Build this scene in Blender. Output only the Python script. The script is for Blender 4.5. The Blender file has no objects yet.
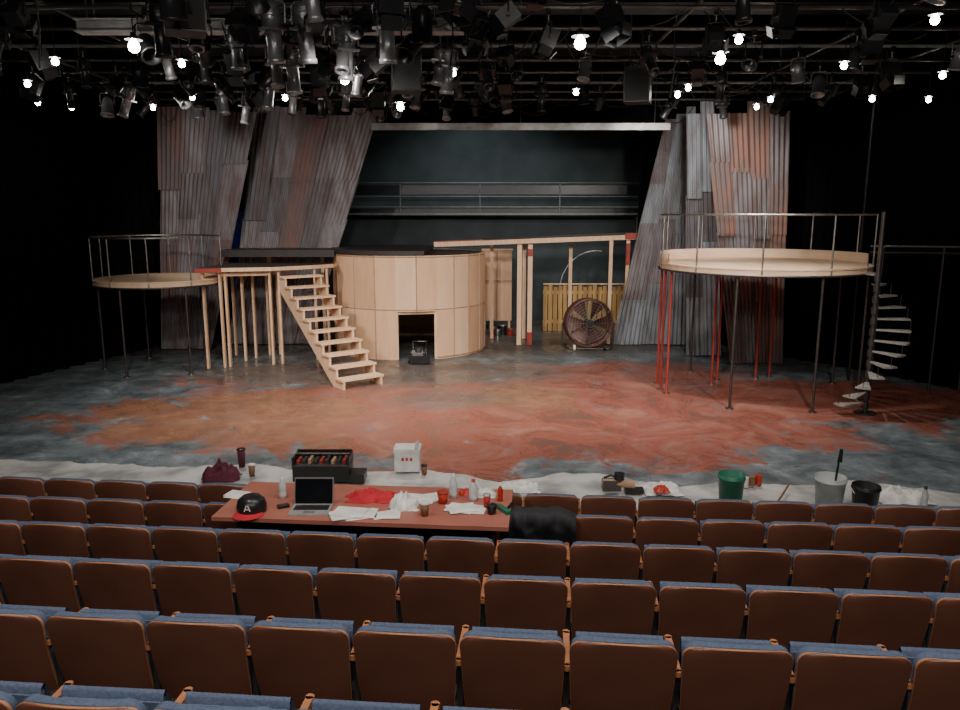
import bpy, math, random
from mathutils import Vector, Matrix, noise, Euler
random.seed(11)
PI=math.pi
# ------------------------------------------------------------------ materials
def nt(name):
    m=bpy.data.materials.new(name); m.use_nodes=True
    t=m.node_tree; b=t.nodes['Principled BSDF']; return m,t,b
def pm(name,col,rough=.6,metal=0,col2=None,scale=6,stretch=(1,1,1),bump=0,spec=None,detail=5,lo=.35,hi=.65):
    m,t,b=nt(name); b.inputs['Roughness'].default_value=rough; b.inputs['Metallic'].default_value=metal
    if spec is not None: b.inputs['Specular IOR Level'].default_value=spec
    if col2 is None: col2=tuple(c*.75 for c in col)
    tc=t.nodes.new('ShaderNodeTexCoord'); mp=t.nodes.new('ShaderNodeMapping'); mp.inputs['Scale'].default_value=stretch
    n=t.nodes.new('ShaderNodeTexNoise'); n.inputs['Scale'].default_value=scale; n.inputs['Detail'].default_value=detail
    r=t.nodes.new('ShaderNodeValToRGB'); r.color_ramp.elements[0].position=lo; r.color_ramp.elements[1].position=hi
    r.color_ramp.elements[0].color=(*col2,1); r.color_ramp.elements[1].color=(*col,1)
    t.links.new(tc.outputs['Object'],mp.inputs[0]); t.links.new(mp.outputs[0],n.inputs['Vector']); t.links.new(n.outputs['Fac'],r.inputs[0]); t.links.new(r.outputs[0],b.inputs['Base Color'])
    if bump:
        bp=t.nodes.new('ShaderNodeBump'); bp.inputs['Strength'].default_value=bump; bp.inputs['Distance'].default_value=.02
        t.links.new(n.outputs['Fac'],bp.inputs['Height']); t.links.new(bp.outputs[0],b.inputs['Normal'])
    return m
def em(name,col,s):
    m,t,b=nt(name); b.inputs['Base Color'].default_value=(*col,1); b.inputs['Emission Color'].default_value=(*col,1); b.inputs['Emission Strength'].default_value=s; return m
M={}
M['ply']=pm('plywood',(.80,.50,.31),.6,col2=(.74,.44,.26),scale=2,stretch=(3,3,.6))
M['ply2']=pm('plywood_pale',(.86,.58,.38),.6,col2=(.80,.51,.32),scale=2,stretch=(3,3,.6))
M['ply3']=pm('plywood_dark',(.70,.42,.25),.6,col2=(.63,.36,.21),scale=2,stretch=(3,3,.6))
M['pine']=pm('pine_lumber',(.85,.58,.38),.6,col2=(.72,.45,.27),scale=5,stretch=(4,4,.5))
M['batten']=pm('batten_wood',(.46,.28,.17),.6)
M['deckply']=pm('deck_plywood',(.82,.60,.42),.55,col2=(.72,.49,.32),scale=2)
M['blackdeck']=pm('black_deck_paint',(.035,.028,.027),.6)
M['redpaint']=pm('red_paint',(.36,.035,.025),.5)
M['black']=pm('black_cloth',(.004,.004,.005),.95,spec=.1)
M['blackwall']=pm('black_wall_paint',(.006,.008,.010),.9,spec=.15)
M['teal']=pm('upstage_wall_paint',(.062,.08,.082),.8,col2=(.04,.055,.058),scale=1.2)
M['steel']=pm('steel',(.45,.44,.42),.38,1)
M['rail']=pm('painted_rail_grey',(.15,.16,.16),.5)
M['dsteel']=pm('dark_steel',(.12,.11,.105),.45,.8)
M['alu']=pm('aluminium',(.6,.6,.6),.4,.6)
M['fixblk']=pm('fixture_black',(.024,.024,.026),.32,.3)
M['fixgry']=pm('fixture_grey',(.34,.34,.36),.32,.6)
M['beam']=pm('beam_grey',(.42,.42,.43),.6)
M['cable']=pm('cable_rubber',(.01,.01,.01),.6)
M['brown']=pm('seat_shell_brown',(.165,.064,.039),.30,col2=(.125,.047,.029),scale=2,spec=.6)
M['seatedge']=pm('seat_edge_wood',(.42,.20,.10),.4)
M['blue']=pm('seat_fabric_blue',(.085,.115,.185),.9,col2=(.06,.085,.145),scale=60,bump=.2)
M['arm']=pm('armrest_wood',(.42,.17,.075),.35)
M['carpet']=pm('carpet',(.03,.028,.03),.95,scale=60)
M['white']=pm('white_plastic',(.75,.74,.72),.4)
M['paper']=pm('paper',(.8,.79,.76),.7)
M['tabletop']=pm('table_laminate',(.38,.14,.10),.45,col2=(.32,.11,.08),scale=3)
M['red']=pm('red_cloth',(.5,.015,.03),.8)
M['redpl']=pm('red_plastic',(.5,.04,.02),.35)
M['purple']=pm('maroon_cloth',(.10,.012,.03),.85)
M['green']=pm('green_bucket',(.02,.16,.10),.4)
M['galv']=pm('bucket_plastic',(.42,.45,.45),.45)
M['screen']=pm('laptop_screen',(.006,.007,.008),.15)
M['cup']=pm('cup_card',(.25,.12,.06),.6)
M['yellow']=pm('yellow_board',(.60,.36,.12),.6,col2=(.45,.25,.08),scale=4,stretch=(4,4,.5))
M['bulb']=em('bulb_glow',(1,.93,.82),60)
M['exit']=em('exit_glow',(1,.03,.02),2.0)
M['glassy']=pm('clear_plastic',(.6,.66,.68),.12,spec=.8)
kw=dict(scale=1.6,stretch=(3,3,.7),lo=.35,hi=.62,detail=9)
M['sheetc0']=pm('corrugated_bluegrey',(.31,.335,.37),.45,.25,col2=(.17,.165,.17),**kw)
M['sheetc1']=pm('corrugated_redbrown',(.20,.115,.105),.6,.1,col2=(.13,.11,.115),**kw)
M['sheetc2']=pm('corrugated_mauve',(.235,.22,.235),.5,.2,col2=(.15,.105,.10),**kw)
M['sheetc3']=pm('corrugated_rust',(.27,.14,.11),.65,.1,col2=(.17,.135,.13),**kw)
M['sheetc4']=pm('corrugated_dark',(.15,.148,.165),.5,.2,col2=(.11,.08,.08),**kw)

# ------------------------------------------------------------------ mesh builder
class MB:
    def __init__(s): s.v=[]; s.f=[]; s.m=[]; s.sm=[]; s.mats=[]
    def mi(s,k):
        if k not in s.mats: s.mats.append(k)
        return s.mats.index(k)
    def add(s,vs,fs,k,smooth=False):
        o=len(s.v); s.v+= [Vector(v) for v in vs]; i=s.mi(k)
        for f in fs: s.f.append([a+o for a in f]); s.m.append(i); s.sm.append(smooth)
    def box(s,c,d,k,R=None):
        hx,hy,hz=d[0]/2,d[1]/2,d[2]/2; c=Vector(c)
        vs=[Vector((x,y,z)) for x in(-hx,hx) for y in(-hy,hy) for z in(-hz,hz)]
        if R is not None: vs=[R@v for v in vs]
        vs=[v+c for v in vs]
        s.add(vs,[(0,1,3,2),(4,6,7,5),(0,4,5,1),(2,3,7,6),(0,2,6,4),(1,5,7,3)],k)
    def beam(s,p0,p1,w,h,k,up=(0,0,1)):
        p0=Vector(p0);p1=Vector(p1);d=p1-p0;L=d.length;z=d.normalized();u=Vector(up)
        if abs(z.dot(u))>.99: u=Vector((0,1,0))
        x=u.cross(z).normalized(); y=z.cross(x)
        R=Matrix((x,y,z)).transposed(); s.box((p0+p1)/2,(w,h,L),k,R)
    def cyl(s,p0,p1,r0,r1=None,seg=12,k='steel',caps=True):
        if r1 is None:r1=r0
        p0=Vector(p0);p1=Vector(p1);z=(p1-p0).normalized();u=Vector((0,0,1)) if abs(z.z)<.95 else Vector((1,0,0))
        x=u.cross(z).normalized();y=z.cross(x); vs=[]
        for p,r in((p0,r0),(p1,r1)):
            for i in range(seg):
                a=2*PI*i/seg; vs.append(p+x*math.cos(a)*r+y*math.sin(a)*r)
        s.add(vs,[(i,(i+1)%seg,seg+(i+1)%seg,seg+i) for i in range(seg)],k,True)
        if caps: s.add(vs,[tuple(range(seg))[::-1],tuple(range(seg,2*seg))],k)
    def tube(s,pts,r,seg=6,k='steel',closed=False):
        pts=[Vector(p) for p in pts]; n=len(pts); vs=[]
        for i,p in enumerate(pts):
            a=pts[(i-1)%n] if closed or i>0 else p; b=pts[(i+1)%n] if closed or i<n-1 else p
            z=(b-a).normalized(); u=Vector((0,0,1)) if abs(z.z)<.9 else Vector((0,1,0))
            x=u.cross(z).normalized(); y=z.cross(x)
            for j in range(seg):
                t=2*PI*j/seg; vs.append(p+x*math.cos(t)*r+y*math.sin(t)*r)
        fs=[]
        for i in range(n if closed else n-1):
            q=(i+1)%n
            for j in range(seg): fs.append((i*seg+j,i*seg+(j+1)%seg,q*seg+(j+1)%seg,q*seg+j))
        s.add(vs,fs,k,True)
    def lathe(s,prof,k,c=(0,0,0),seg=24,R=None,smooth=True,a0=0,a1=2*PI):
        c=Vector(c); full=abs(a1-a0-2*PI)<1e-6; n=seg if full else seg+1; vs=[]
        for r,z in prof:
            for i in range(n):
                a=a0+(a1-a0)*i/seg; v=Vector((r*math.cos(a),r*math.sin(a),z))
                if R is not None: v=R@v
                vs.append(v+c)
        fs=[]
        for j in range(len(prof)-1):
            for i in range(seg):
                q=(i+1)%n; fs.append((j*n+i,j*n+q,(j+1)*n+q,(j+1)*n+i))
        s.add(vs,fs,k,smooth)
    def prism(s,poly,z0,z1,k,ktop=None,kside=None):
        n=len(poly); vs=[(x,y,z0) for x,y in poly]+[(x,y,z1) for x,y in poly]
        s.add(vs,[tuple(range(n))[::-1]],k); s.add(vs,[tuple(range(n,2*n))],ktop or k)
        s.add(vs,[(i,(i+1)%n,n+(i+1)%n,n+i) for i in range(n)],kside or k)
    def surf(s,fn,nu,nv,k,smooth=True):
        vs=[fn(i/nu,j/nv) for j in range(nv+1) for i in range(nu+1)]
        s.add(vs,[(j*(nu+1)+i,j*(nu+1)+i+1,(j+1)*(nu+1)+i+1,(j+1)*(nu+1)+i) for j in range(nv) for i in range(nu)],k,smooth)
    def mesh(s,name,off=(0,0,0)):
        me=bpy.data.meshes.new(name); o=Vector(off)
        me.from_pydata([tuple(v-o) for v in s.v],[],s.f)
        for k in s.mats: me.materials.append(M[k])
        me.polygons.foreach_set('material_index',s.m); me.polygons.foreach_set('use_smooth',s.sm)
        me.update(); return me
    def build(s,name,origin=None,loc=None,rz=0):
        if loc is None:
            if origin is None:
                xs=[v.x for v in s.v];ys=[v.y for v in s.v];zs=[v.z for v in s.v]
                origin=((min(xs)+max(xs))/2,(min(ys)+max(ys))/2,min(zs))
            me=s.mesh(name,origin); loc=origin
        else: me=s.mesh(name)
        return inst(name,me,loc,rz)
def inst(name,me,loc,rz=0,rx=0,sc=1):
    o=bpy.data.objects.new(name,me); bpy.context.scene.collection.objects.link(o)
    o.location=loc; o.rotation_euler=(rx,0,rz); o.scale=(sc,sc,sc); return o

PHI=math.radians(5); E1=Vector((math.cos(PHI),-math.sin(PHI),0)); E2=Vector((math.sin(PHI),math.cos(PHI),0))
def H(s,n,z=0): return E1*s+E2*n+Vector((0,0,z))

# ------------------------------------------------------------------ floor
def floor_mat():
    m,t,b=nt('painted_stage_floor'); L=t.links
    def N(ty,**kw):
        n=t.nodes.new(ty)
        for a,v in kw.items(): setattr(n,a,v)
        return n
    tc=N('ShaderNodeTexCoord'); P=tc.outputs['Object']
    def noi(scale,det=6,rough=.6,dist=0,off=0):
        n=N('ShaderNodeTexNoise'); n.inputs['Scale'].default_value=scale; n.inputs['Detail'].default_value=det; n.inputs['Roughness'].default_value=rough; n.inputs['Distortion'].default_value=dist
        mp=N('ShaderNodeMapping'); mp.inputs['Location'].default_value=(off,off*.7,off); L.new(P,mp.inputs[0]); L.new(mp.outputs[0],n.inputs['Vector']); return n.outputs['Fac']
    def math_(op,a,c,cl=False):
        n=N('ShaderNodeMath',operation=op); n.use_clamp=cl
        for i,x in enumerate((a,c)):
            if isinstance(x,(int,float)): n.inputs[i].default_value=x
            else: L.new(x,n.inputs[i])
        return n.outputs[0]
    def ell(cx,cy,rx,ry):
        mp=N('ShaderNodeMapping'); mp.inputs['Location'].default_value=(-cx/rx,-cy/ry,0); mp.inputs['Scale'].default_value=(1/rx,1/ry,0)
        L.new(P,mp.inputs[0]); v=N('ShaderNodeVectorMath',operation='LENGTH'); L.new(mp.outputs[0],v.inputs[0]); return v.outputs['Value']
    def ramp(f,a,c0,bb,c1,extra=()):
        r=N('ShaderNodeValToRGB'); e=r.color_ramp.elements; e[0].position=a;e[0].color=(*c0,1);e[1].position=bb;e[1].color=(*c1,1)
        for p,c in extra: q=e.new(p); q.color=(*c,1)
        L.new(f,r.inputs[0]); return r.outputs[0]
    def mix(f,a,c):
        n=N('ShaderNodeMix',data_type='RGBA'); L.new(f,n.inputs['Factor']); L.new(a,n.inputs[6]); L.new(c,n.inputs[7]); return n.outputs[2]
    def smooth(x,lo,hi,a=0,c=1):
        mr=N('ShaderNodeMapRange'); mr.interpolation_type='SMOOTHSTEP'; mr.inputs['From Min'].default_value=lo; mr.inputs['From Max'].default_value=hi; mr.inputs['To Min'].default_value=a; mr.inputs['To Max'].default_value=c
        L.new(x,mr.inputs['Value']); return mr.outputs[0]
    def mask(d,noise_,amp,lo,hi):
        return smooth(math_('ADD',d,math_('MULTIPLY',math_('SUBTRACT',noise_,.5),amp)),lo,hi,1,0)
    n1=noi(.55,12,.78,.5); n2=noi(1.3,10,.75,.4); n3=noi(5,6,.7); n4=noi(.8,11,.75,1.0,13.3); n5=noi(2.2,9,.8,.3,31); n6=noi(1.0,11,.78,.6,57)
    grey=ramp(n2,.3,(.04,.05,.056),.70,(.36,.405,.435),[(.45,(.10,.122,.134)),(.58,(.185,.215,.235))])
    red=ramp(n4,.34,(.13,.085,.07),.70,(.36,.20,.145),[(.43,(.21,.08,.058)),(.5,(.29,.088,.062)),(.56,(.25,.11,.085)),(.63,(.33,.135,.095))])
    org=ramp(n5,.35,(.13,.095,.072),.68,(.36,.21,.11),[(.5,(.24,.125,.07))])
    dark=ramp(n2,.3,(.085,.066,.06),.7,(.19,.16,.14))
    big=mask(ell(.2,13.8,7.9,3.4),n1,2.8,.85,.99)
    big2=mask(ell(6.3,14.8,4.8,1.9),n1,1.4,.85,1.05)
    big3=mask(ell(3.2,17.2,3.2,1.7),n6,1.8,.7,1.05)
    mred=math_('MAXIMUM',math_('MAXIMUM',big,big2),big3)
    c=mix(mred,grey,red)
    c=mix(math_('MULTIPLY',smooth(n6,.54,.66),.55),c,grey)
    ml=math_('MULTIPLY',mask(ell(-4.8,13.4,3.2,2.4),n4,2.6,.7,.95),mred)
    c=mix(math_('MULTIPLY',ml,.7),c,org)
    mo=mask(ell(.9,15.2,1.4,1.5),n4,2.4,.6,.95)
    c=mix(math_('MULTIPLY',mo,.7),c,org)
    mu=mask(ell(-2.4,17.6,5.0,1.8),n2,1.4,.6,1.15)
    c=mix(mu,c,dark)
    mu2=mask(ell(-.6,14.9,1.5,.9),n1,1.8,.5,1.1)
    c=mix(math_('MULTIPLY',mu2,.7),c,dark)
    up=N('ShaderNodeSeparateXYZ'); L.new(P,up.inputs[0])
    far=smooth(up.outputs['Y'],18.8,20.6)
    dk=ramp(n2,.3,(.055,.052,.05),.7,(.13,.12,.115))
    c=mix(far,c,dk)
    scf=math_('MULTIPLY',smooth(n3,.62,.8),.35)
    lt=N('ShaderNodeRGB'); lt.outputs[0].default_value=(.36,.35,.34,1)
    c=mix(scf,c,lt.outputs[0])
    L.new(c,b.inputs['Base Color'])
    L.new(smooth(n4,.42,.60,.24,.52),b.inputs['Roughness'])
    b.inputs['Specular IOR Level'].default_value=.4
    bp=N('ShaderNodeBump'); bp.inputs['Strength'].default_value=.12; bp.inputs['Distance'].default_value=.02; L.new(n3,bp.inputs['Height']); L.new(bp.outputs[0],b.inputs['Normal'])
    return m
M['floor']=floor_mat()
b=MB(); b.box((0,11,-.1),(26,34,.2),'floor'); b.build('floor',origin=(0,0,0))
b=MB(); b.box((0,27.1,4),(26,.2,8),'teal'); b.build('wall_back')
b=MB(); b.box((-12.9,11,4),(.2,34,8),'blackwall'); b.build('wall_left')
b=MB(); b.box((12.9,11,4),(.2,34,8),'blackwall'); b.build('wall_right')
b=MB(); b.box((0,-5.9,4),(26,.2,8),'blackwall'); b.build('wall_rear')
b=MB(); b.box((0,11,8.1),(26,34,.2),'blackwall'); b.build('ceiling')

def curtain(path,z0,z1,name,amp=.07,pitch=.42):
    P=[Vector((x,y,0)) for x,y in path]; seg=[(P[i+1]-P[i]).length for i in range(len(P)-1)]; T=sum(seg); n=int(T/pitch*8)
    def at(d):
        for i,l in enumerate(seg):
            if d<=l+1e-6: return P[i].lerp(P[i+1],d/l),(P[i+1]-P[i]).normalized()
            d-=l
        return P[-1],(P[-1]-P[-2]).normalized()
    def fn(u,v):
        d=u*T*.9999; p,t=at(d); nn=Vector((-t.y,t.x,0)); a=amp*math.sin(2*PI*d/pitch+1.2*math.sin(d*1.7))
        q=p+nn*a; q.z=z0+(z1-z0)*v; return q
    b=MB(); b.surf(fn,n,3,'black'); return b.build(name)
curtain([(-11.6,9.5),(-11,15),(-9.9,18.8),(-9.0,21.9),(-4.9,22.6)],.01,7.9,'stage_curtain')
curtain([(11.8,9.5),(10.8,14.6),(9.3,17.6),(7.9,19.6),(6.4,22.2),(4.9,23.5)],.01,7.9,'stage_curtain')
curtain([(-2.7,20.5),(4.85,20.5)],6.05,7.9,'border_curtain',.06)
M['bluep']=pm('blue_paint',(.02,.04,.38),.5)
b=MB(); b.box((-7.0,21.95,1.9),(.5,.06,3.8),'bluep'); b.build('blue_flat')

# upstage catwalk
b=MB()
b.box((0,26.3,3.72),(11,.9,.10),'fixblk')
for z in(3.95,4.3,4.75): b.cyl((-5.5,25.9,z),(5.5,25.9,z),.03,k='rail',seg=8)
b.box((0,25.95,4.52),(11,.03,.30),'fixblk')
b.box((0,25.95,3.80),(11,.03,.20),'fixblk')
b.box((0,25.82,3.72),(11,.05,.06),'rail')
for i in range(5): b.cyl((-5.4+i*2.7,25.9,3.7),(-5.4+i*2.7,25.9,4.75),.025,k='rail',seg=8)
for x in(-5.4,5.4): b.cyl((x,26.2,0.005),(x,26.2,3.7),.06,k='dsteel')
b.build('upstage_catwalk')
b=MB(); b.box((1.05,20.1,5.93),(7.7,.1,.17),'alu')
for x in(-2.4,1.05,4.5): b.cyl((x,20.1,6),(x,20.1,7.98),.01,k='dsteel',seg=6)
b.build('lighting_batten')

# ------------------------------------------------------------------ corrugated flats
def flat(name,bl,br,tl,tr,y,ztop,cols,pal,yt=0,seed=1):
    rnd=random.Random(seed); b=MB(); pitch=.13
    W=max(br-bl,tr-tl)
    for c in range(cols):
        u0=c/cols-.01;u1=(c+1)/cols+.01; vb=[0.004]
        v=rnd.uniform(.15,.32)
        while v<.85: vb.append(v); v+=rnd.uniform(.16,.34)
        vb.append(1+rnd.uniform(-.035,.03))
        for i in range(len(vb)-1):
            va,vc=vb[i],vb[i+1]+(.015 if i<len(vb)-2 else 0); off=rnd.uniform(-.05,.05)-.015*i; k=rnd.choice(pal); ph=rnd.random()*6
            sk=rnd.uniform(-.02,.02)
            n=max(6,int((u1-u0)*W/pitch*6))
            def fn(a,d):
                u=u0+(u1-u0)*a+sk*(d-.5); v=va+(vc-va)*d
                x=(bl+(br-bl)*u)*(1-v)+(tl+(tr-tl)*u)*v
                return Vector((x,y+yt*v+off+.024*math.sin(u*W*2*PI/pitch+ph),ztop*v))
            b.surf(fn,n,2,k)
    for u in(.15,.5,.85):
        b.beam((bl+(br-bl)*u,y+.14,.02),(tl+(tr-tl)*u,y+yt+.14,ztop*.95),.09,.05,'batten')
    return b.build(name)
flat('corrugated_metal_flat',-8.85,-7.5,-8.45,-5.85,20.6,6.45,4,['sheetc2','sheetc1','sheetc4','sheetc2','sheetc4'],seed=3)
flat('corrugated_metal_flat',-7.25,-4.95,-6.15,-2.8,21.4,6.45,5,['sheetc2','sheetc4','sheetc1','sheetc2','sheetc2'],seed=5)
flat('corrugated_metal_flat',3.8,6.15,5.1,5.85,21.3,6.45,3,['sheetc0','sheetc0','sheetc0','sheetc2'],seed=8)
flat('corrugated_metal_flat',5.5,6.4,5.15,5.85,19.6,6.4,2,['sheetc0','sheetc2','sheetc0','sheetc4'],seed=9)
flat('corrugated_metal_flat',6.3,7.6,5.3,7.3,18.5,6.25,4,['sheetc3','sheetc2','sheetc1','sheetc3'],seed=12)

# ------------------------------------------------------------------ round plywood room
cx,cy,R=-1.97,21.1,2.1; ztop=2.68
b=MB()
aL=math.atan2(-math.sqrt(R*R-(.18)**2),-.18); aR=math.atan2(-math.sqrt(R*R-.87**2),.87)
def wall(a0,a1,z0,z1,seg,k='ply'):
    b.lathe([(R,z0),(R,z1)],k,(cx,cy,0),seg,a0=a0,a1=a1)
    b.lathe([(R-.06,z0),(R-.06,z1)],'ply',(cx,cy,0),seg,a0=a0,a1=a1)
    b.lathe([(R-.06,z1),(R,z1)],'ply',(cx,cy,0),seg,a0=a0,a1=a1)
    b.lathe([(R-.06,z0),(R,z0)],'ply',(cx,cy,0),seg,a0=a0,a1=a1)
wall(aL,(aL+aR)/2,1.26,ztop,5,'ply2'); wall((aL+aR)/2,aR,1.26,ztop,5,'ply')
cuts=[aR]+[math.radians(d) for d in(-52,-38,-22,-5,20,60,100,140,172,188,210,232,250)]+[aL+2*PI]
pk=['ply','ply2','ply3','ply','ply2','ply','ply','ply','ply','ply3','ply','ply2','ply','ply']
for i in range(len(cuts)-1):
    sg=max(3,int((cuts[i+1]-cuts[i])/.1)); wall(cuts[i],cuts[i+1],0.003,1.3,sg,pk[i]); wall(cuts[i],cuts[i+1],1.3,ztop,sg,pk[(i*3+1)%14])
p=lambda r,z,a:(cx+r*math.cos(a),cy+r*math.sin(a),z)
for a in(aL,aR): b.beam(p(R-.08,0.01,a),p(R-.08,1.3,a),.09,.12,'pine')
b.beam(p(R-.1,1.22,aL),p(R-.1,1.22,aR),.05,.08,'pine')
for a in cuts[1:5]+cuts[8:-1]+[(aL+aR)/2]:
    z0=.01 if not(aL<a<aR) else 1.26
    b.beam(p(R+.004,z0,a),p(R+.004,ztop,a),.03,.014,'batten')
for z in(1.3,2.64): b.tube([p(R+.003,z,math.radians(-180+i*5)) for i in range(37)],.012,4,'batten')
b.tube([p(R+.005,.05,aR+(0-aR)*i/16) for i in range(17)],.02,4,'batten')
n=48
b.prism([(cx+(R-.07)*math.cos(2*PI*i/n),cy+(R-.07)*math.sin(2*PI*i/n)) for i in range(n)],2.60,2.675,'blackdeck')
arc=[(cx+(R+.05)*math.cos(t),cy+(R+.05)*math.sin(t)) for t in [math.radians(75+i*7.5) for i in range(29)]]
b.prism(arc,2.69,2.80,'blackdeck')
b.build('plywood_round_room')

b=MB(); x,y=-1.55,18.72
b.box((x,y,.14),(.42,.5,.14),'dsteel'); b.box((x-.02,y,.27),(.26,.3,.16),'steel')
b.cyl((x-.2,y,.24),(x+.16,y,.24),.12,k='fixblk'); b.cyl((x,y-.1,.3),(x,y-.1,.42),.1,k='dsteel')
for dx in(-.23,.23): b.cyl((x+dx,y-.1,.085),(x+dx*1.12,y-.1,.085),.08,k='cable')
b.tube([(x-.15,y+.2,.2),(x-.18,y+.3,.5),(x+.18,y+.3,.5),(x+.15,y+.2,.2)],.018,6,'steel')
b.box((x+.05,y-.27,.13),(.5,.05,.2),'fixblk')
b.build('floor_sander')

# ------------------------------------------------------------------ round decks with rails
def rdeck(name,cx,cy,R,z,legs,open_,toe=None,npost=10,top='deckply',inner=()):
    b=MB(); n=48
    b.prism([(cx+R*math.cos(2*PI*i/n),cy+R*math.sin(2*PI*i/n)) for i in range(n)],z-.03,z,top)
    b.prism([(cx+(R-.02)*math.cos(2*PI*i/n),cy+(R-.02)*math.sin(2*PI*i/n)) for i in range(n)],z-.13,z-.03,'deckply')
    b.tube([(cx+R*math.cos(2*PI*i/n),cy+R*math.sin(2*PI*i/n),z-.14) for i in range(n)],.022,6,'dsteel',True)
    if toe: 
        a0,a1=map(math.radians,toe)
        b.lathe([(R-.04,z),(R-.04,z+.2),(R-.02,z+.2),(R-.02,z)],'deckply',(cx,cy,0),30,a0=a0,a1=a1)
    a0,a1=map(math.radians,open_)
    pts=[(cx+(R-.02)*math.cos(a0+(a1-a0)*i/60),cy+(R-.02)*math.sin(a0+(a1-a0)*i/60),z+.98) for i in range(61)]
    b.tube(pts,.022,6,'steel')
    for i in range(npost):
        a=a0+(a1-a0)*i/(npost-1); px,py=cx+(R-.02)*math.cos(a),cy+(R-.02)*math.sin(a)
        b.cyl((px,py,z-.12),(px,py,z+.98),.018,k='steel',seg=8)
    for deg,k in legs:
        a=math.radians(deg); px,py=cx+(R-.08)*math.cos(a),cy+(R-.08)*math.sin(a)
        b.cyl((px,py,.01),(px,py,z-.13),.026,k=k,seg=8); b.cyl((px,py,0.003),(px,py,.02),.08,k='steel',seg=12)
    for dx,dy in inner:
        b.cyl((cx+dx,cy+dy,.01),(cx+dx,cy+dy,z-.13),.026,k='redpaint',seg=8); b.cyl((cx+dx,cy+dy,0.003),(cx+dx,cy+dy,.02),.08,k='steel',seg=12)
    return b.build(name)
rdeck('round_platform',-7.8,18.3,1.48,2.2,[(-105,'dsteel'),(-165,'dsteel'),(-45,'dsteel'),(10,'dsteel'),(70,'dsteel'),(130,'dsteel')],(30,320),npost=9)
rdeck('round_platform',5.90,15.8,2.10,2.72,[(-122,'dsteel'),(-78,'dsteel'),(-178,'redpaint'),(-168,'redpaint'),(166,'redpaint'),(115,'dsteel'),(15,'dsteel'),(-30,'dsteel')],(-30,285),toe=(-10,190),npost=10,inner=[(-.75,.5),(-.5,.9),(.45,1.1),(.8,1.2)])

# ------------------------------------------------------------------ bridge platform
b=MB()
b.prism([(-6.7,17.75),(-5.05,18.22),(-4.22,18.9),(-3.78,19.45),(-3.78,19.95),(-6.7,19.95)],2.36,2.45,'pine',ktop='blackdeck')
b.prism([(-6.9,19.97),(-3.85,19.97),(-4.05,20.5),(-4.14,21.3),(-6.9,21.3)],2.60,2.78,'blackdeck')
b.beam((-6.72,17.72,2.40),(-6.15,17.88,2.40),.04,.1,'redpaint')
for x,y in[(-6.62,17.95),(-6.25,18.05),(-6.15,18.15),(-5.85,19.3),(-5.6,19.7),(-5.35,19.8),(-5.15,18.4),(-4.95,18.5),(-4.2,19.1),(-3.95,19.4),(-6.5,19.7),(-6.0,18.9)]:
    b.beam((x,y,.01),(x,y,2.36),.05,.1,'pine',up=(0,1,0))
for x,y in[(-5.9,21.1),(-4.4,21.1)]: b.beam((x,y,.01),(x,y,2.60),.09,.09,'pine')
b.beam((-5.15,18.45,2.28),(-6.25,18.12,2.28),.05,.09,'pine')
b.build('bridge_platform')

# ------------------------------------------------------------------ wooden staircase
b=MB(); d=Vector((.62,-.785,0)).normalized(); w=Vector((-d.y,d.x,0)); bot=Vector((-2.54,15.92,0)); nT=10; rise=.225; run=.305; Wd=1.04
R3=Matrix((d,w,Vector((0,0,1)))).transposed()
for i in range(nT):
    z=rise*(i+1); c=bot-d*(run*i+.15); b.box(c+Vector((0,0,z-.02)),(.315,Wd,.045),'pine',R3)
for sgn in(-1,1):
    o=w*sgn*(Wd/2-.06); pl=[]
    for i in range(nT): pl.append((run*i,rise*i)); pl.append((run*i,rise*(i+1)-.04))
    pl.append((run*nT,rise*nT-.04)); pl.append((run*nT,rise*nT-.38)); pl.append((.45,0.0))
    n=len(pl); vs=[]
    for th in(-.022,.022):
        for a,z in pl: vs.append(bot-d*a+o+w*th+Vector((0,0,z+.003)))
    b.add(vs,[tuple(range(n)),tuple(range(n,2*n))[::-1]]+[(i,(i+1)%n,n+(i+1)%n,n+i) for i in range(n)],'pine')
b.build('wooden_staircase')

# ------------------------------------------------------------------ timber walkway
b=MB()
p0=Vector((-1.30,21.35,2.87)); p1=Vector((4.5,21.5,3.08)); pm0=Vector((.1,22.45,2.86+.055)); 
b.beam(p0,p1,.13,.05,'pine',up=(0,1,0))
b.beam(pm0,p1+Vector((0,1.1,0)),.13,.05,'pine',up=(0,1,0))
b.beam(pm0+Vector((0,-.55,.09)),p1+Vector((0,.55,.09)),.03,1.15,'blackdeck',up=(0,1,0))
b.beam(p0+Vector((0,.0,.08)),p1+Vector((-.3,.0,.08)),.025,.05,'redpaint',up=(0,1,0))
b.beam(p1+Vector((-.4,-.03,.02)),p1+Vector((0.02,-.03,.03)),.16,.05,'redpaint',up=(0,1,0))
for x,y in((1.12,21.33),(1.42,21.33)): b.beam((x,y,.01),(x,y,2.87),.13,.05,'pine',up=(0,1,0))
b.box((1.42,21.29,.2),(.14,.04,.36),'redpaint'); b.box((1.42,21.29,2.65),(.14,.04,.2),'redpaint')
for x,y in((1.32,22.45),(3.72,21.48),(4.2,21.48),(3.9,22.5),(4.4,22.5),(2.7,22.5),(.35,22.45)): b.beam((x,y,.01),(x,y,2.85 if x<3 else 2.98),.1,.06,'pine',up=(0,1,0))
b.box((4.2,21.42,2.6),(.1,.04,.6),'redpaint')
b.build('timber_walkway')

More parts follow.
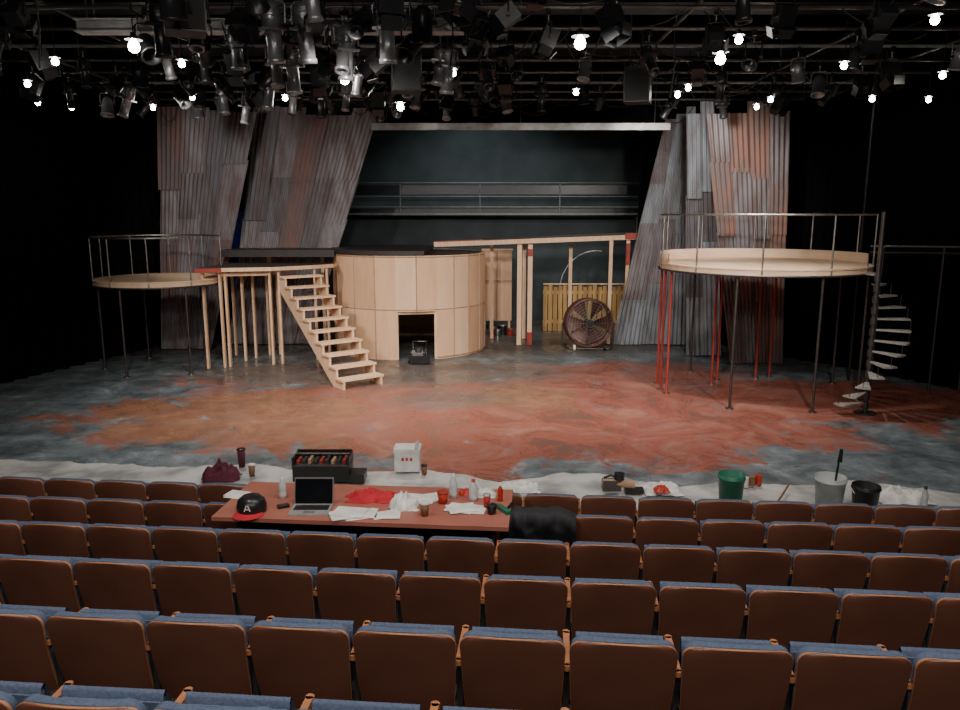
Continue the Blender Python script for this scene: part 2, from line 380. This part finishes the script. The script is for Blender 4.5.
b=MB(); b.box((.55,24.5,1.45),(.95,.5,2.3),'ply'); b.box((.55,24.24,1.45),(.03,.02,2.3),'batten'); b.box((.55,24.24,1.6),(.95,.02,.03),'batten'); b.box((.55,24.24,2.6),(1.0,.03,.05),'pine')
for x in(.15,.95): b.box((x,24.5,.155),(.08,.4,.3),'pine')
b.build('plywood_cabinet')
b=MB()
for x,y,r,h,k in((.4,23.2,.12,.25,'redpl'),(.7,23.3,.14,.3,'fixblk'),(.95,23.2,.1,.2,'redpl'),(.55,23.0,.1,.2,'steel')):
    b.cyl((x,y,.003),(x,y,h),r,k=k); b.lathe([(r*1.05,h-.02),(r*1.05,h+.01),(r*.85,h+.01)],'steel',(x,y,0))
b.build('paint_cans')
b=MB()
for i in range(17):
    x=2.1+i*.158; h=1.45+.03*math.sin(i*2.1); b.box((x,24.0,h/2+.005),(.13,.03,h),'yellow')
for z in(.3,1.25): b.box((3.4,24.05,z),(2.75,.05,.1),'pine')
for x in(2.1,3.4,4.6): b.beam((x,24.08,.3),(x,24.7,.05),.05,.08,'pine')
b.box((3.4,24.0,1.52),(2.75,.1,.04),'pine')
b.build('slatted_low_wall')
b=MB(); b.tube([(3.75+1.15*math.cos(t),24.4,1.3+1.25*math.sin(t)) for t in [PI*.45+PI*.55*i/20 for i in range(21)]],.022,6,'alu')
b.cyl((2.6,24.4,0.01),(2.6,24.4,1.32),.022,k='alu'); b.build('bent_pipe_hoop')

# ------------------------------------------------------------------ drum fan
b=MB(); fx,fy,fz,fr=3.02,20.75,.74,.66
Rf=Matrix.Rotation(math.radians(10),3,'Z')@Matrix.Rotation(PI/2,3,'X')
M['fanred']=pm('fan_housing',(.16,.07,.065),.45,.3)
b.lathe([(fr,-.18),(fr+.02,-.16),(fr+.02,.16),(fr,.18),(fr-.03,.16),(fr-.03,-.16),(fr,-.18)],'fanred',(fx,fy,fz),40,R=Rf)
def FP(r,a,z): return Rf@Vector((r*math.cos(a),r*math.sin(a),z))+Vector((fx,fy,fz))
for zz in(.17,-.17):
    for r in(.12,.2,.28,.36,.44,.52,.6): b.tube([FP(r,2*PI*i/36,zz) for i in range(36)],.006,4,'steel',True)
    for i in range(12): b.tube([FP(.08,2*PI*i/12,zz),FP(fr-.01,2*PI*i/12,zz)],.006,4,'steel')
b.cyl(FP(0,0,-.15),FP(0,0,.19),.1,k='dsteel',seg=16)
for i in range(6):
    a=2*PI*i/6
    def fn(u,v): r=.08+(fr-.14)*u; aa=a+(v-.5)*.75; return FP(r,aa,(v-.5)*.2)
    b.surf(fn,6,4,'fanred')
for sx in(-1,1):
    b.tube([(fx+sx*(fr+.05),fy,fz),(fx+sx*(fr+.05),fy,.1)],.025,6,'dsteel'); b.tube([(fx+sx*(fr+.05),fy,.1),(fx+sx*(fr-.1),fy-.35,.06),],.025,6,'dsteel'); b.tube([(fx+sx*(fr+.05),fy,.1),(fx+sx*(fr-.1),fy+.35,.06)],.025,6,'dsteel')
b.cyl((fx-.45,fy-.36,.09),(fx-.39,fy-.36,.09),.085,k='white'); b.cyl((fx+.39,fy-.36,.09),(fx+.45,fy-.36,.09),.085,k='cable')
b.tube([(fx-.56,fy-.35,.06),(fx+.56,fy-.35,.06)],.022,6,'dsteel')
b.build('drum_fan')

# ------------------------------------------------------------------ spiral staircase
b=MB(); sx,sy=7.28,13.75
b.cyl((sx,sy,.005),(sx,sy,3.75),.04,k='dsteel',seg=12); b.cyl((sx,sy,0.003),(sx,sy,.03),.2,k='dsteel',seg=20)
nt_=13
M['tread']=pm('tread_paint',(.42,.40,.37),.5,.2)
for i in range(nt_):
    z=.22+i*.2; a=math.radians(195+245*i/(nt_-1)); hw=math.radians(12)
    P=lambda r,t:(sx+r*math.cos(t),sy+r*math.sin(t))
    b.prism([P(.05,a-.6),P(.62,a-hw),P(.63,a),P(.62,a+hw),P(.05,a+.6)],z-.03,z,'tread')
    b.cyl((sx,sy,z-.12),(sx,sy,z),.06,k='dsteel',seg=12)
    q=P(.61,a); b.cyl((q[0],q[1],z-.03),(q[0],q[1],z+.19),.007,k='dsteel',seg=6)
b.build('spiral_staircase')

b=MB()
for z in(3.05,2.92): b.cyl((8.2,15.9,z),(10.2,15.4,z),.025,k='steel' if z>3 else 'dsteel',seg=8)
for x,y in((8.45,15.84),(9.55,15.56),(10.1,15.42)): b.cyl((x,y,.005),(x,y,3.05),.022,k='dsteel',seg=8)
b.build('side_rail_frame')
b=MB(); b.cyl((8.35,16.6,.005),(8.35,16.6,7.9),.03,k='fixblk',seg=8); b.build('vertical_pipe')
b=MB(); b.box((-10.30,15.7,2.45),(.32,.08,.18),'fixblk'); b.box((-10.30,15.655,2.45),(.26,.02,.11),'exit'); b.tube([(-10.30,15.75,2.45),(-10.55,16.0,2.45)],.02,6,'fixblk'); b.build('exit_sign')

# ------------------------------------------------------------------ seating
def seat_mesh():
    b=MB(); Hh=.87; z0=.34; r=.07
    zs=[z0+(Hh-r-z0)*i/6 for i in range(7)]+[Hh-r+r*math.sin(math.radians(a)) for a in(20,38,55,70,80,90)]
    def half(z,W=.265):
        t=(z-z0)/(Hh-z0); w=W-.022*(1-t)
        if z>Hh-r: w=w-r+r*math.sqrt(max(0,1-((z-(Hh-r))/r)**2))
        return w
    def slab(W,Hh_,y0,th,kb,ke,kf,nu=14,cur=.05,bulge=0,crown=.022):
        n=nu+1; A=[];B=[]
        for z in zs:
            zz=z0+(z-z0)*(Hh_-z0)/(.87-z0); w=half(z)*W/.265
            for i in range(n):
                u=-1+2*i/nu; x=u*w; t=(zz-z0)/(Hh_-z0); y=y0-(zz-z0)*.20+cur*u*u-.016*math.sin(PI*t); zc=zz-crown*u*u*t**4
                A.append(Vector((x,y-.004,zc))); B.append(Vector((x,y+th*(1+bulge*(1-u*u)*math.sin(PI*t)),zc)))
        m=len(zs); quad=[(j*n+i,j*n+i+1,(j+1)*n+i+1,(j+1)*n+i) for j in range(m-1) for i in range(nu)]
        b.add(A,quad,kb,True); b.add(B,[q[::-1] for q in quad],kf,True)
        V=A+B; o=n*m
        loop=[j*n for j in range(m)]+[(m-1)*n+i for i in range(1,n)]+[j*n+nu for j in range(m-2,-1,-1)]
        b.add(V,[(loop[i],loop[i+1],loop[i+1]+o,loop[i]+o) for i in range(len(loop)-1)],ke,True)
        return A,loop
    A,loop=slab(.270,.868,0,.014,'brown','seatedge','brown')
    b.tube([A[i]+Vector((0,.004,0)) for i in loop],.0028,5,'seatedge')
    slab(.264,.873,.018,.034,'blue','blue','blue',bulge=.5)
    def pan(u,v):
        a=2*PI*v; return Vector(((u-.5)*.46,.20+.045*math.cos(a),.56+.19*math.sin(a)))
    b.surf(pan,4,16,'blue'); b.box((0,.19,.56),(.44,.05,.3),'blue')
    b.box((0,.12,.40),(.5,.1,.03),'dsteel')
    s_=-.2785
    b.box((s_,.08,.32),(.03,.10,.60),'dsteel'); b.box((s_,.08,.01),(.06,.28,.02),'dsteel')
    b.box((s_,.14,.675),(.034,.32,.026),'arm'); b.cyl((s_,-.02,.662),(s_,-.02,.688),.017,k='arm'); b.cyl((s_,.30,.662),(s_,.30,.688),.02,k='arm')
    b.box((s_,.10,.64),(.025,.06,.05),'dsteel')
    return b.mesh('theater_seat')
SM=seat_mesh(); pitch=.557
rows=[(2.5,1.80,.11),(3.43,1.62,.14),(4.43,1.425,.182),(5.39,1.245,.207),(6.20,1.13,.25),(7.02,1.0,.37)]
steps=[]
for Y0,zt,s0 in rows:
    n=Y0*math.cos(PHI); fz=zt-.87; half=.66*(n+1)+.9
    steps.append((n,fz)); k0=int((-half-s0)/pitch)-1; k1=int((half-s0)/pitch)+1
    for k in range(k0,k1+1):
        inst('theater_seat',SM,H(s0+(k+.5)*pitch,n+.10,fz),-PHI+random.uniform(-.012,.012))
b=MB(); allst=[(-4.2,2.25),(-2.6,2.05),(-1.4,1.8),(-.3,1.55),(.6,1.42),(1.55,1.2)]+steps
for i,(n,z) in enumerate(allst):
    a=n-.42; e=(allst[i+1][0]-.42) if i<len(allst)-1 else n+.6
    b.box(H(0,(a+e)/2,(z-.01)/2+.002),(20,e-a,z-.015),'carpet',Matrix.Rotation(-PHI,3,'Z'))
b.build('seating_riser')

# ------------------------------------------------------------------ tech table
TZ=1.185
b=MB(); R=Matrix.Rotation(-PHI,3,'Z')
b.box(H(-1.53,6.2,TZ-.018),(2.52,.86,.035),'tabletop',R); b.box(H(-1.53,6.2,TZ-.0375),(2.46,.82,.01),'fixblk',R)
for s in(-2.6,-.4):
    for n in(5.9,6.52): b.cyl(H(s,n,.28 if n<6.4 else .15),H(s,n,TZ-.04),.018,k='dsteel',seg=8)
b.build('folding_table')
Tz=TZ+.0005
def T(x,y,z=0): return Vector((x,y,Tz+z))
b=MB(); c=T(-1.46,6.12); b.box(c+Vector((0,0,.01)),(.34,.24,.016),'alu'); b.box(c+Vector((0,0.03,.0185)),(.30,.11,.002),'fixblk'); b.box(c+Vector((0,-.075,.0185)),(.1,.06,.002),'fixgry')
Rl=Matrix.Rotation(math.radians(-14),3,'X'); b.box(c+Vector((0,.15,.125)),(.34,.012,.235),'fixgry',Rl); b.box(c+Vector((0,.142,.125)),(.325,.004,.215),'screen',Rl); b.build('laptop')
b=MB(); c=T(-1.97,6.12); q=1.3
b.lathe([(.095*q,0),(.098*q,.04*q),(.088*q,.08*q),(.06*q,.105*q),(.02*q,.115*q),(0.001,.116*q)],'fixblk',c,20)
def brim(u,v): 
    a=-PI*.5+(u-.5)*2.1; r=q*(.09+.085*v*math.cos((u-.5)*2.6)); return c+Vector((r*math.cos(a),r*math.sin(a),.016-.01*v))
b.surf(brim,10,4,'red')
for dx,an in((-.015,.35),(.015,-.35)): b.box(c+Vector((dx,-.127,.07)),(.009,.006,.055),'white',Matrix.Rotation(an,3,'Y'))
b.box(c+Vector((0,-.127,.06)),(.025,.006,.006),'white'); b.build('baseball_cap')
def heap(name,c,wx,wy,h,k,seed=0,fr=9,rz=0):
    b=MB(); c=Vector(c); n=26
    def fn(u,v):
        x=(u-.5)*2;y=(v-.5)*2; e=max(0,1-(abs(x)**2.6+abs(y)**2.6)); nn=noise.noise(Vector((x*fr*.25+seed,y*fr*.25,seed*1.7)))
        nz=noise.noise(Vector((x*fr*.6+seed,y*fr*.6,3.1+seed)))
        z=h*(e**.5)*(.6+.5*nn+.35*nz)+.002
        X=x*wx/2*(1+.3*noise.noise(Vector((y*2,seed,x)))); Y=y*wy/2*(1+.3*noise.noise(Vector((x*2,seed+5,y))))
        return c+Vector((X*math.cos(rz)-Y*math.sin(rz),X*math.sin(rz)+Y*math.cos(rz),max(.002,z)))
    b.surf(fn,n,n,k); return b.build(name)
heap('red_shirt',T(-.98,6.42),.42,.26,.09,'red',1)
heap('plastic_bag',T(-.66,6.22),.24,.24,.15,'white',2)
heap('plastic_bag',T(.05,6.48),.18,.14,.09,'white',4)
heap('red_rag',T(-.12,6.52),.14,.12,.06,'redpl',6)
def papers(name,c,n=3,sx=.28,sy=.21):
    b=MB()
    for i in range(n):
        b.box(Vector(c)+Vector((random.uniform(-.07,.07),random.uniform(-.03,.03),.003+i*.004)),(sx,sy,.002),'paper',Matrix.Rotation(random.uniform(-.4,.4),3,'Z'))
    return b.build(name)
papers('paper_sheets',T(-1.08,6.05),4); papers('paper_sheets',T(-.12,6.15),3,.25,.2); papers('paper_sheets',T(-.5,6.42),2); papers('paper_sheets',T(-2.2,6.5),2,.2,.15); papers('notebook',T(-.80,6.0),2,.2,.16)
def bottle(name,c,h=.22,r=.033,k='glassy',cap='redpl'):
    b=MB(); b.lathe([(0.001,0),(r,0),(r,h*.2),(r*.92,h*.3),(r,h*.4),(r,h*.62),(r*.45,h*.85),(r*.4,h*.9)],k,c,16); b.lathe([(r*.45,h*.88),(r*.45,h),(0.001,h)],cap,c,12); return b.build(name)
bottle('water_bottle',T(-.24,6.42),.23,.035,'glassy','white'); bottle('water_bottle',T(-.06,6.36),.2,.04,'glassy','redpl'); bottle('spray_bottle',T(-1.78,6.42),.2,.035,'glassy','white'); bottle('glue_bottle',T(.18,6.35),.16,.025,'redpl','white')
def cup(name,c,r=.04,h=.11,k='cup',lid='white'):
    b=MB(); b.lathe([(0.001,0),(r*.75,0),(r,h),(r*.92,h),(r*.7,.01)],k,c,18); b.lathe([(r*1.04,h-.005),(r*1.04,h+.008),(r*.85,h+.015),(0.001,h+.015)],lid,c,18); return b.build(name)
cup('coffee_cup',T(-.47,6.02)); cup('coffee_cup',T(.10,6.06),.045,.07,'fixblk','fixblk'); cup('paint_jar',T(-.33,6.3),.05,.1,'redpl','redpaint'); cup('soda_can',T(.06,6.2),.033,.11,'red','alu')
b=MB(); c=T(.2,6.12); b.box(c+Vector((0,0,.015)),(.05,.2,.03),'green',Matrix.Rotation(.5,3,'Z')); b.box(c+Vector((.05,.05,.01)),(.02,.2,.015),'fixblk',Matrix.Rotation(-.3,3,'Z')); b.build('marker_pens')
b=MB(); c=T(-1.72,6.2); b.box(c+Vector((0,0,.012)),(.1,.06,.022),'fixblk',Matrix.Rotation(.5,3,'Z')); b.build('computer_mouse')

b=MB(); s=.27-.5*pitch; n=6.2*math.cos(PHI)+.10; base=H(s,n,.265)
def jk(u,v):
    x=(u-.5)*.60; t=v
    z=.45+.45*min(1,t/.5) if t<.5 else .90-.5*((t-.5)/.5); y=(-.055-.2*(z-.34)) if t<.5 else (.11-.2*(z-.34))
    if .42<t<.58: y=(-.055+ (t-.42)/.16*.165)-.2*(z-.34); z=.90+.01*math.sin((t-.42)/.16*PI)
    w=noise.noise(Vector((u*6,v*7,2)))*.06+noise.noise(Vector((u*16,v*9,5)))*.02; R=Matrix.Rotation(-PHI,3,'Z'); edge=-.05*abs(2*u-1)**6+.02*noise.noise(Vector((u*5,0,0)))
    return base+R@Vector((x,y-w*(1 if t<.5 else -1)*.7-(.012 if t<.5 else 0),z+edge))
b.surf(jk,36,40,'black'); M['jacket']=pm('black_jacket',(.02,.02,.024),.75); b.mats=['jacket']; b.build('black_jacket')

# ------------------------------------------------------------------ plastic drop sheet + items
b=MB()
def sheet(u,v):
    s=-10+20*u; n=8.1+2.15*v
    if v>.8: n+=(v-.8)/.2*(.40*noise.noise(Vector((s*.8,0,0)))+.10*noise.noise(Vector((s*2.4,1,0))))
    fold=abs(noise.noise(Vector((s*1.6+n*1.2,n*.6,0))))**.7; z=.008+.035*fold+.018*abs(noise.noise(Vector((s*5+n*2,n*2,4))))+.008*noise.noise(Vector((s*14,n*12,9)))
    return H(s,n,max(.006,z))
M['sheet']=pm('drop_sheet_plastic',(.58,.58,.565),.25,col2=(.30,.31,.31),scale=1.3,lo=.38,hi=.56,bump=.35,detail=6,spec=.8)
b.surf(sheet,460,50,'sheet'); b.build('plastic_drop_sheet',origin=(0,0,0))
G=.045
b=MB(); x,y=-2.2,10.05
b.box((x,y,.13+G),(.78,.34,.22),'fixblk'); b.box((x,y,.25+G),(.80,.36,.02),'dsteel')
for sx_ in(-1,1): b.box((x+sx_*.38,y,.3+G),(.03,.34,.12),'fixblk')
b.cyl((x-.38,y,.37+G),(x+.38,y,.37+G),.018,k='dsteel',seg=8); b.box((x,y+.17,.31+G),(.78,.02,.14),'fixblk')
for i in range(9): b.box((x-.32+i*.08,y-.02,.28+G),(.04,.2,.05+.015*(i%3)),['redpaint','dsteel','batten','dsteel'][i%4])
b.box((x+.5,y-.05,.07+G),(.2,.3,.12),'fixblk'); b.build('tool_box')
b=MB(); x,y=-1.05,10.45; b.box((x,y,.16+G),(.36,.28,.30),'white'); b.box((x,y,.325+G),(.38,.30,.05),'white')
for i in range(3): b.box((x-.06+i*.06,y-.142,.20+G),(.035,.006,.045),'redpl')
b.box((x+.14,y-.05,.37+G),(.05,.2,.04),'fixgry',Matrix.Rotation(.3,3,'X')); b.build('cardboard_carton')
heap('maroon_bag',(-3.66,10.1,G),.5,.35,.28,'purple',9)
cup('coffee_cup',(-3.25,10.2,G),.05,.16); cup('thermos',(-3.52,10.6,G),.06,.26,'purple','fixblk')
cup('coffee_cup',(-.80,10.25,G),.045,.13,'cup','fixblk')
def bucket(name,c,r,h,k,handle=True,stick=False):
    b=MB(); c=Vector(c); b.lathe([(0.001,0),(r*.85,0),(r,h*.86),(r*1.06,h*.86),(r*1.06,h*.9),(r*1.02,h*.9),(r*1.02,h),(r*.96,h),(r*.82,.02),(0.001,.02)],k,c,28)
    b.lathe([(r*.9,h*.55),(0.001,h*.55)],'white' if k=='green' else 'fixgry',c,20)
    if handle: b.tube([c+Vector((r*1.05*math.cos(t),-r*.5*math.sin(t),h*.85-r*.75*math.sin(t))) for t in [PI*i/14 for i in range(15)]],.005,5,'steel')
    if stick:
        b.cyl(c+Vector((.05,0,h*.4)),c+Vector((.1,.02,h+.32)),.014,k='fixblk',seg=8); b.cyl(c+Vector((.1,.02,h+.18)),c+Vector((.115,.025,h+.34)),.03,.02,k='fixblk')
    return b.build(name)
bucket('paint_bucket',(3.24,9.2,G),.165,.38,'green'); bucket('paint_bucket',(4.42,9.0,G),.18,.42,'galv',stick=True); bucket('paint_bucket',(4.85,8.95,G),.165,.32,'fixblk')
b=MB(); b.cyl((3.6,8.75,.10),(4.15,9.6,.12),.014,k='cup',seg=8); b.cyl((3.5,8.78,.10),(3.72,8.68,.10),.035,k='white'); b.build('paint_roller_pole')
heap('drop_cloth_pile',(5.5,9.3,G),.7,.4,.2,'paper',15); heap('drop_cloth_pile',(2.45,9.6,G),.5,.4,.14,'paper',17); heap('red_rag',(2.4,9.42,G+.07),.2,.2,.08,'redpl',18)
bottle('spray_bottle',(5.6,8.95,G),.30,.04,'galv','fixblk')
b=MB(); x,y=1.75,9.5
b.box((x,y,.12+G),(.24,.14,.14),'dsteel'); b.cyl((x-.12,y,.16+G),(x+.3,y-.05,.14+G),.05,k='batten'); b.cyl((x+.1,y,.2+G),(x+.1,y,.28+G),.07,k='fixblk'); b.box((x+.3,y,.04+G),(.25,.12,.06),'fixblk'); b.tube([(x-.1,y,.22+G),(x-.02,y-.05,.27+G),(x+.08,y,.22+G)],.015,6,'fixblk'); b.build('power_tool')
b=MB()
for i in range(3): b.cyl((3.62+.11*i,9.75+.05*i,G),(3.62+.11*i,9.75+.05*i,G+.13),.05,k=['white','cup','redpl'][i])
b.build('paint_pots')
heap('white_cloth',(.55,9.7,G-.02),.5,.3,.12,'paper',21)

# ------------------------------------------------------------------ lighting rig
b=MB(); ys=[8.6,9.8,11.0,12.2,13.4,14.6,15.8,17.0,18.2,19.4]
for y in ys: L=9.0 if y<17 else 8.2; b.cyl((-L,y,6.5),(L,y,6.5),.03,k='rail' if y in(9.8,13.4,17.0) else 'dsteel',seg=8)
for x in(-8,-6,-3,0,3,6,8): b.cyl((x,8,6.56),(x,19.8,6.56),.028,k='dsteel',seg=8)
for x in(-8,-6,-3,0,3,6,8):
    for y in(8.6,12.2,15.8,19.4): b.cyl((x,y,6.5),(x,y,7.97),.012,k='dsteel',seg=6)
for y in(10.4,14.0,17.6): b.box((0,y,7.3),(17,.8,.12),'fixblk')
b.build('lighting_grid')
b=MB(); b.box((-2.9,11.4,6.34),(5.7,.06,.16),'beam'); b.box((-2.9,11.4,6.42),(5.7,.25,.02),'beam'); b.box((-2.9,11.4,6.26),(5.7,.25,.02),'beam')
for x in(-5.5,-.3): b.cyl((x,11.4,6.43),(x,11.4,7.97),.02,k='dsteel')
b.build('steel_beam')
def fixture(kind,tilt,k):
    b=MB(); R=Matrix.Rotation(tilt,3,'X'); piv=Vector((0,0,-.42))
    def q(x,y,z): return piv+R@Vector((x,y,z))
    b.box((0,0,0),(.07,.08,.1),'fixblk'); b.cyl((0,0,-.03),(0,0,-.16),.014,k='steel',seg=8)
    b.tube([(-.15,0,-.42),(-.15,0,-.2),(-.12,0,-.16),(.12,0,-.16),(.15,0,-.2),(.15,0,-.42)],.014,6,k)
    for s in(-1,1): b.cyl((s*.12,0,-.42),(s*.175,0,-.42),.03,k='fixblk',seg=10)
    if kind=='par':
        b.lathe([(0.001,.2),(.06,.19),(.10,.14),(.125,.05),(.125,-.2),(.14,-.2),(.14,-.23),(.115,-.23),(.1,-.1),(0.001,-.06)],k,piv,20,R=R)
    elif kind=='ers':
        b.lathe([(0.001,.26),(.07,.25),(.10,.2),(.115,.1),(.115,0),(.085,-.04),(.085,-.32),(.10,-.33),(.10,-.38),(.075,-.38),(.07,-.34),(0.001,-.3)],k,piv,20,R=R)
        for zz in (.06,.1,.14,.18): b.lathe([(.11,zz),(.128,zz+.008),(.11,zz+.016)],k,piv,16,R=R)
        b.box(q(0,0,-.02),(.26,.26,.03),k,R)
    else:
        b.box(q(0,0,0),(.26,.26,.3),k,R); b.lathe([(.12,-.15),(.13,-.2),(.11,-.2),(0.001,-.16)],'fixblk',piv,20,R=R)
        for s in(-1,1): b.box(q(s*.17,0,-.24),(.012,.22,.16),'fixblk',R@Matrix.Rotation(s*.4,3,'Y')); b.box(q(0,s*.17,-.24),(.22,.012,.16),'fixblk',R@Matrix.Rotation(-s*.4,3,'X'))
    b.tube([q(0,0,.2),q(.05,.05,.3),(.12,.02,-.05),(.2,0,.02)],.008,5,'cable')
    return b.mesh('stage_light')
FX=[fixture('par',.2,'fixblk'),fixture('par',.8,'fixblk'),fixture('ers',.15,'fixgry'),fixture('ers',.7,'fixblk'),fixture('ers',.1,'fixblk'),fixture('ers',1.0,'fixblk'),fixture('fres',.4,'fixblk'),fixture('fres',.9,'fixblk'),fixture('ers',.35,'fixgry'),fixture('par',.3,'fixgry')]
for y in ys[:-2]:
    half=min(.62*y,8.3); x=-half+random.uniform(0,.8)
    while x<half:
        L=-6*y/12<x<.3
        sc=random.uniform(.85,1.05) if L else random.uniform(.75,.95)
        me=random.choice(FX if L else [FX[0],FX[1],FX[3],FX[4],FX[6],FX[7],FX[9]])
        inst('stage_light',me,(x,y,6.44),random.choice([0,0,PI,PI,.6,-.7,2.4,-2.2,1.57])+random.uniform(-.3,.3),0,sc)
        x+=(.68 if L else 1.5)*random.uniform(.5,1.6)
for x,y in((-2.55,9.8),(-2.15,9.8),(-1.15,9.8),(-1.85,11.0),(-.5,12.2),(-2.9,12.2)): inst('stage_light',FX[2],(x,y,6.44),random.uniform(-.5,.5),0,1.12)
def speaker(x,y,z,rz):
    b=MB(); b.box((0,0,0),(.45,.4,.6),'fixblk'); b.box((0,-.205,0),(.41,.012,.56),'cable')
    b.tube([(-.25,0,0),(-.25,0,.38),(.25,0,.38),(.25,0,0)],.015,6,'dsteel'); b.cyl((0,0,.36),(0,0,.6),.02,k='dsteel'); b.build('hanging_speaker',loc=(x,y,z),rz=rz)
speaker(-1.2,12.75,5.95,.2); speaker(2.8,13.95,5.95,-.3); speaker(-3.4,9.2,6.05,.4)
b=MB()
for i in range(80):
    y=random.choice(ys)+random.uniform(-.1,.1); x=random.uniform(-.6*y,.5*y); x=max(-8,min(6.5,x)); L=random.uniform(.5,1.6); sag=random.uniform(.08,.5); y2=y+random.choice([0,0,random.uniform(-.6,.6)])
    b.tube([(x+L*t/10,y+(y2-y)*t/10,6.47-sag*4*(t/10)*(1-t/10)) for t in range(11)],.011,5,'cable')
for x,y,l in((-5.5,9.9,1.0),(-2.2,12.2,.9),(-.4,11.1,.8),(3.0,12.3,1.0),(-3.9,13.4,.8)):
    b.tube([(x,y,6.5),(x+.03,y,6.5-l*.5),(x-.02,y,6.5-l)],.012,5,'cable')
b.build('rigging_cables')
def bulbmesh(r):
    b=MB(); b.lathe([(0.001,-r),(r*.5,-r*.87),(r*.87,-r*.5),(r,0),(r*.87,r*.5),(r*.6,r*.95),(r*.4,r*1.4)],'bulb',(0,0,0),14)
    b.lathe([(r*.45,r*1.35),(r*.5,r*1.5),(r*.5,r*2.4),(0.001,r*2.5)],'fixblk',(0,0,0),12)
    b.tube([(0,0,r*2.4),(0,0,.62)],.008,5,'cable')
    b.lathe([(r*.7,r*1.4),(r*1.5,r*1.3),(r*1.55,r*1.2)],'fixgry',(0,0,0),16)
    return b.mesh('work_light_bulb')
BB=bulbmesh(.075); BS=bulbmesh(.05)
for x,y,big in[(-4.62,10.6,1),(-6.23,11.6,0),(-7.76,13.5,0),(-8.86,15.7,0),(-8.56,16.4,0),(-6.85,16.4,0),(-4.43,11.75,0),(-5.5,15,0),(-3.75,15.1,0),(-2.25,13.1,1),(-.98,8.68,0),(-1.66,16.3,1),(-.43,12.5,0),(1.31,10.4,1),(1.76,14.4,0),(3.7,14.7,0),(3.68,13.9,0),(3.46,11.4,1),(3.32,10.2,0),(5.76,16.3,0),(5.67,15.3,0),(5.48,11.9,0),(7.6,15.2,0),(8.75,15.3,0),(5.24,9.2,0),(7.45,12.7,0)]:
    inst('work_light',BB if big else BS,(x,y,5.9))

# ------------------------------------------------------------------ lights
def spot(x,y,z,tx,ty,tz,W,ang=110,col=(1,.94,.87),rad=.15,blend=.6):
    l=bpy.data.lights.new('grid_or_fill_spot','SPOT'); l.energy=W; l.spot_size=math.radians(ang); l.spot_blend=blend; l.color=col; l.shadow_soft_size=rad
    o=bpy.data.objects.new('grid_or_fill_spot',l); bpy.context.scene.collection.objects.link(o); o.location=(x,y,z)
    o.rotation_euler=(Vector((tx,ty,tz))-Vector((x,y,z))).to_track_quat('-Z','Y').to_euler()
for x in(-5,-1.7,1.7,5): spot(x,9.2,5.75,x*.75,16.8,1,1150,78,blend=.9)
for x in(-4.4,0,4.4): spot(x,13.2,5.8,x*.9,13.9,0,760,115,blend=.9)
spot(-6,15.5,5.8,-5.5,21,3.5,460,90); spot(4.5,15.5,5.8,5.2,20,3.5,480,90)
spot(0,23.3,6.9,0,26.5,3,260,120,(.9,.95,1)); spot(3,22.8,6.5,2.5,23.5,0,300,120)  # unseen fill lamps added upstage of the grid to brighten wall and floor
for x in(-3.2,0,3.2): spot(x,4.5,7.6,x,5.6,0,560,130,(1,.92,.84),.25)  # unseen house lamps added over the rows to brighten the seats
for x in(-4,0,4): spot(x,-2.5,7.4,x*.7,5,.5,560,110,(1,.92,.84),.3)  # unseen fill lamps added behind the camera to brighten the seat backs
w=bpy.data.worlds.new('world'); bpy.context.scene.world=w; w.use_nodes=True; w.node_tree.nodes['Background'].inputs[0].default_value=(.5,.55,.65,1); w.node_tree.nodes['Background'].inputs[1].default_value=.02

c=bpy.data.cameras.new('camera'); o=bpy.data.objects.new('camera',c); bpy.context.scene.collection.objects.link(o)
c.sensor_width=36; c.lens=750/960*36; c.clip_end=100; o.location=(0,0,3.7); o.rotation_euler=(math.radians(90-10.6),0,0)
bpy.context.scene.camera=o
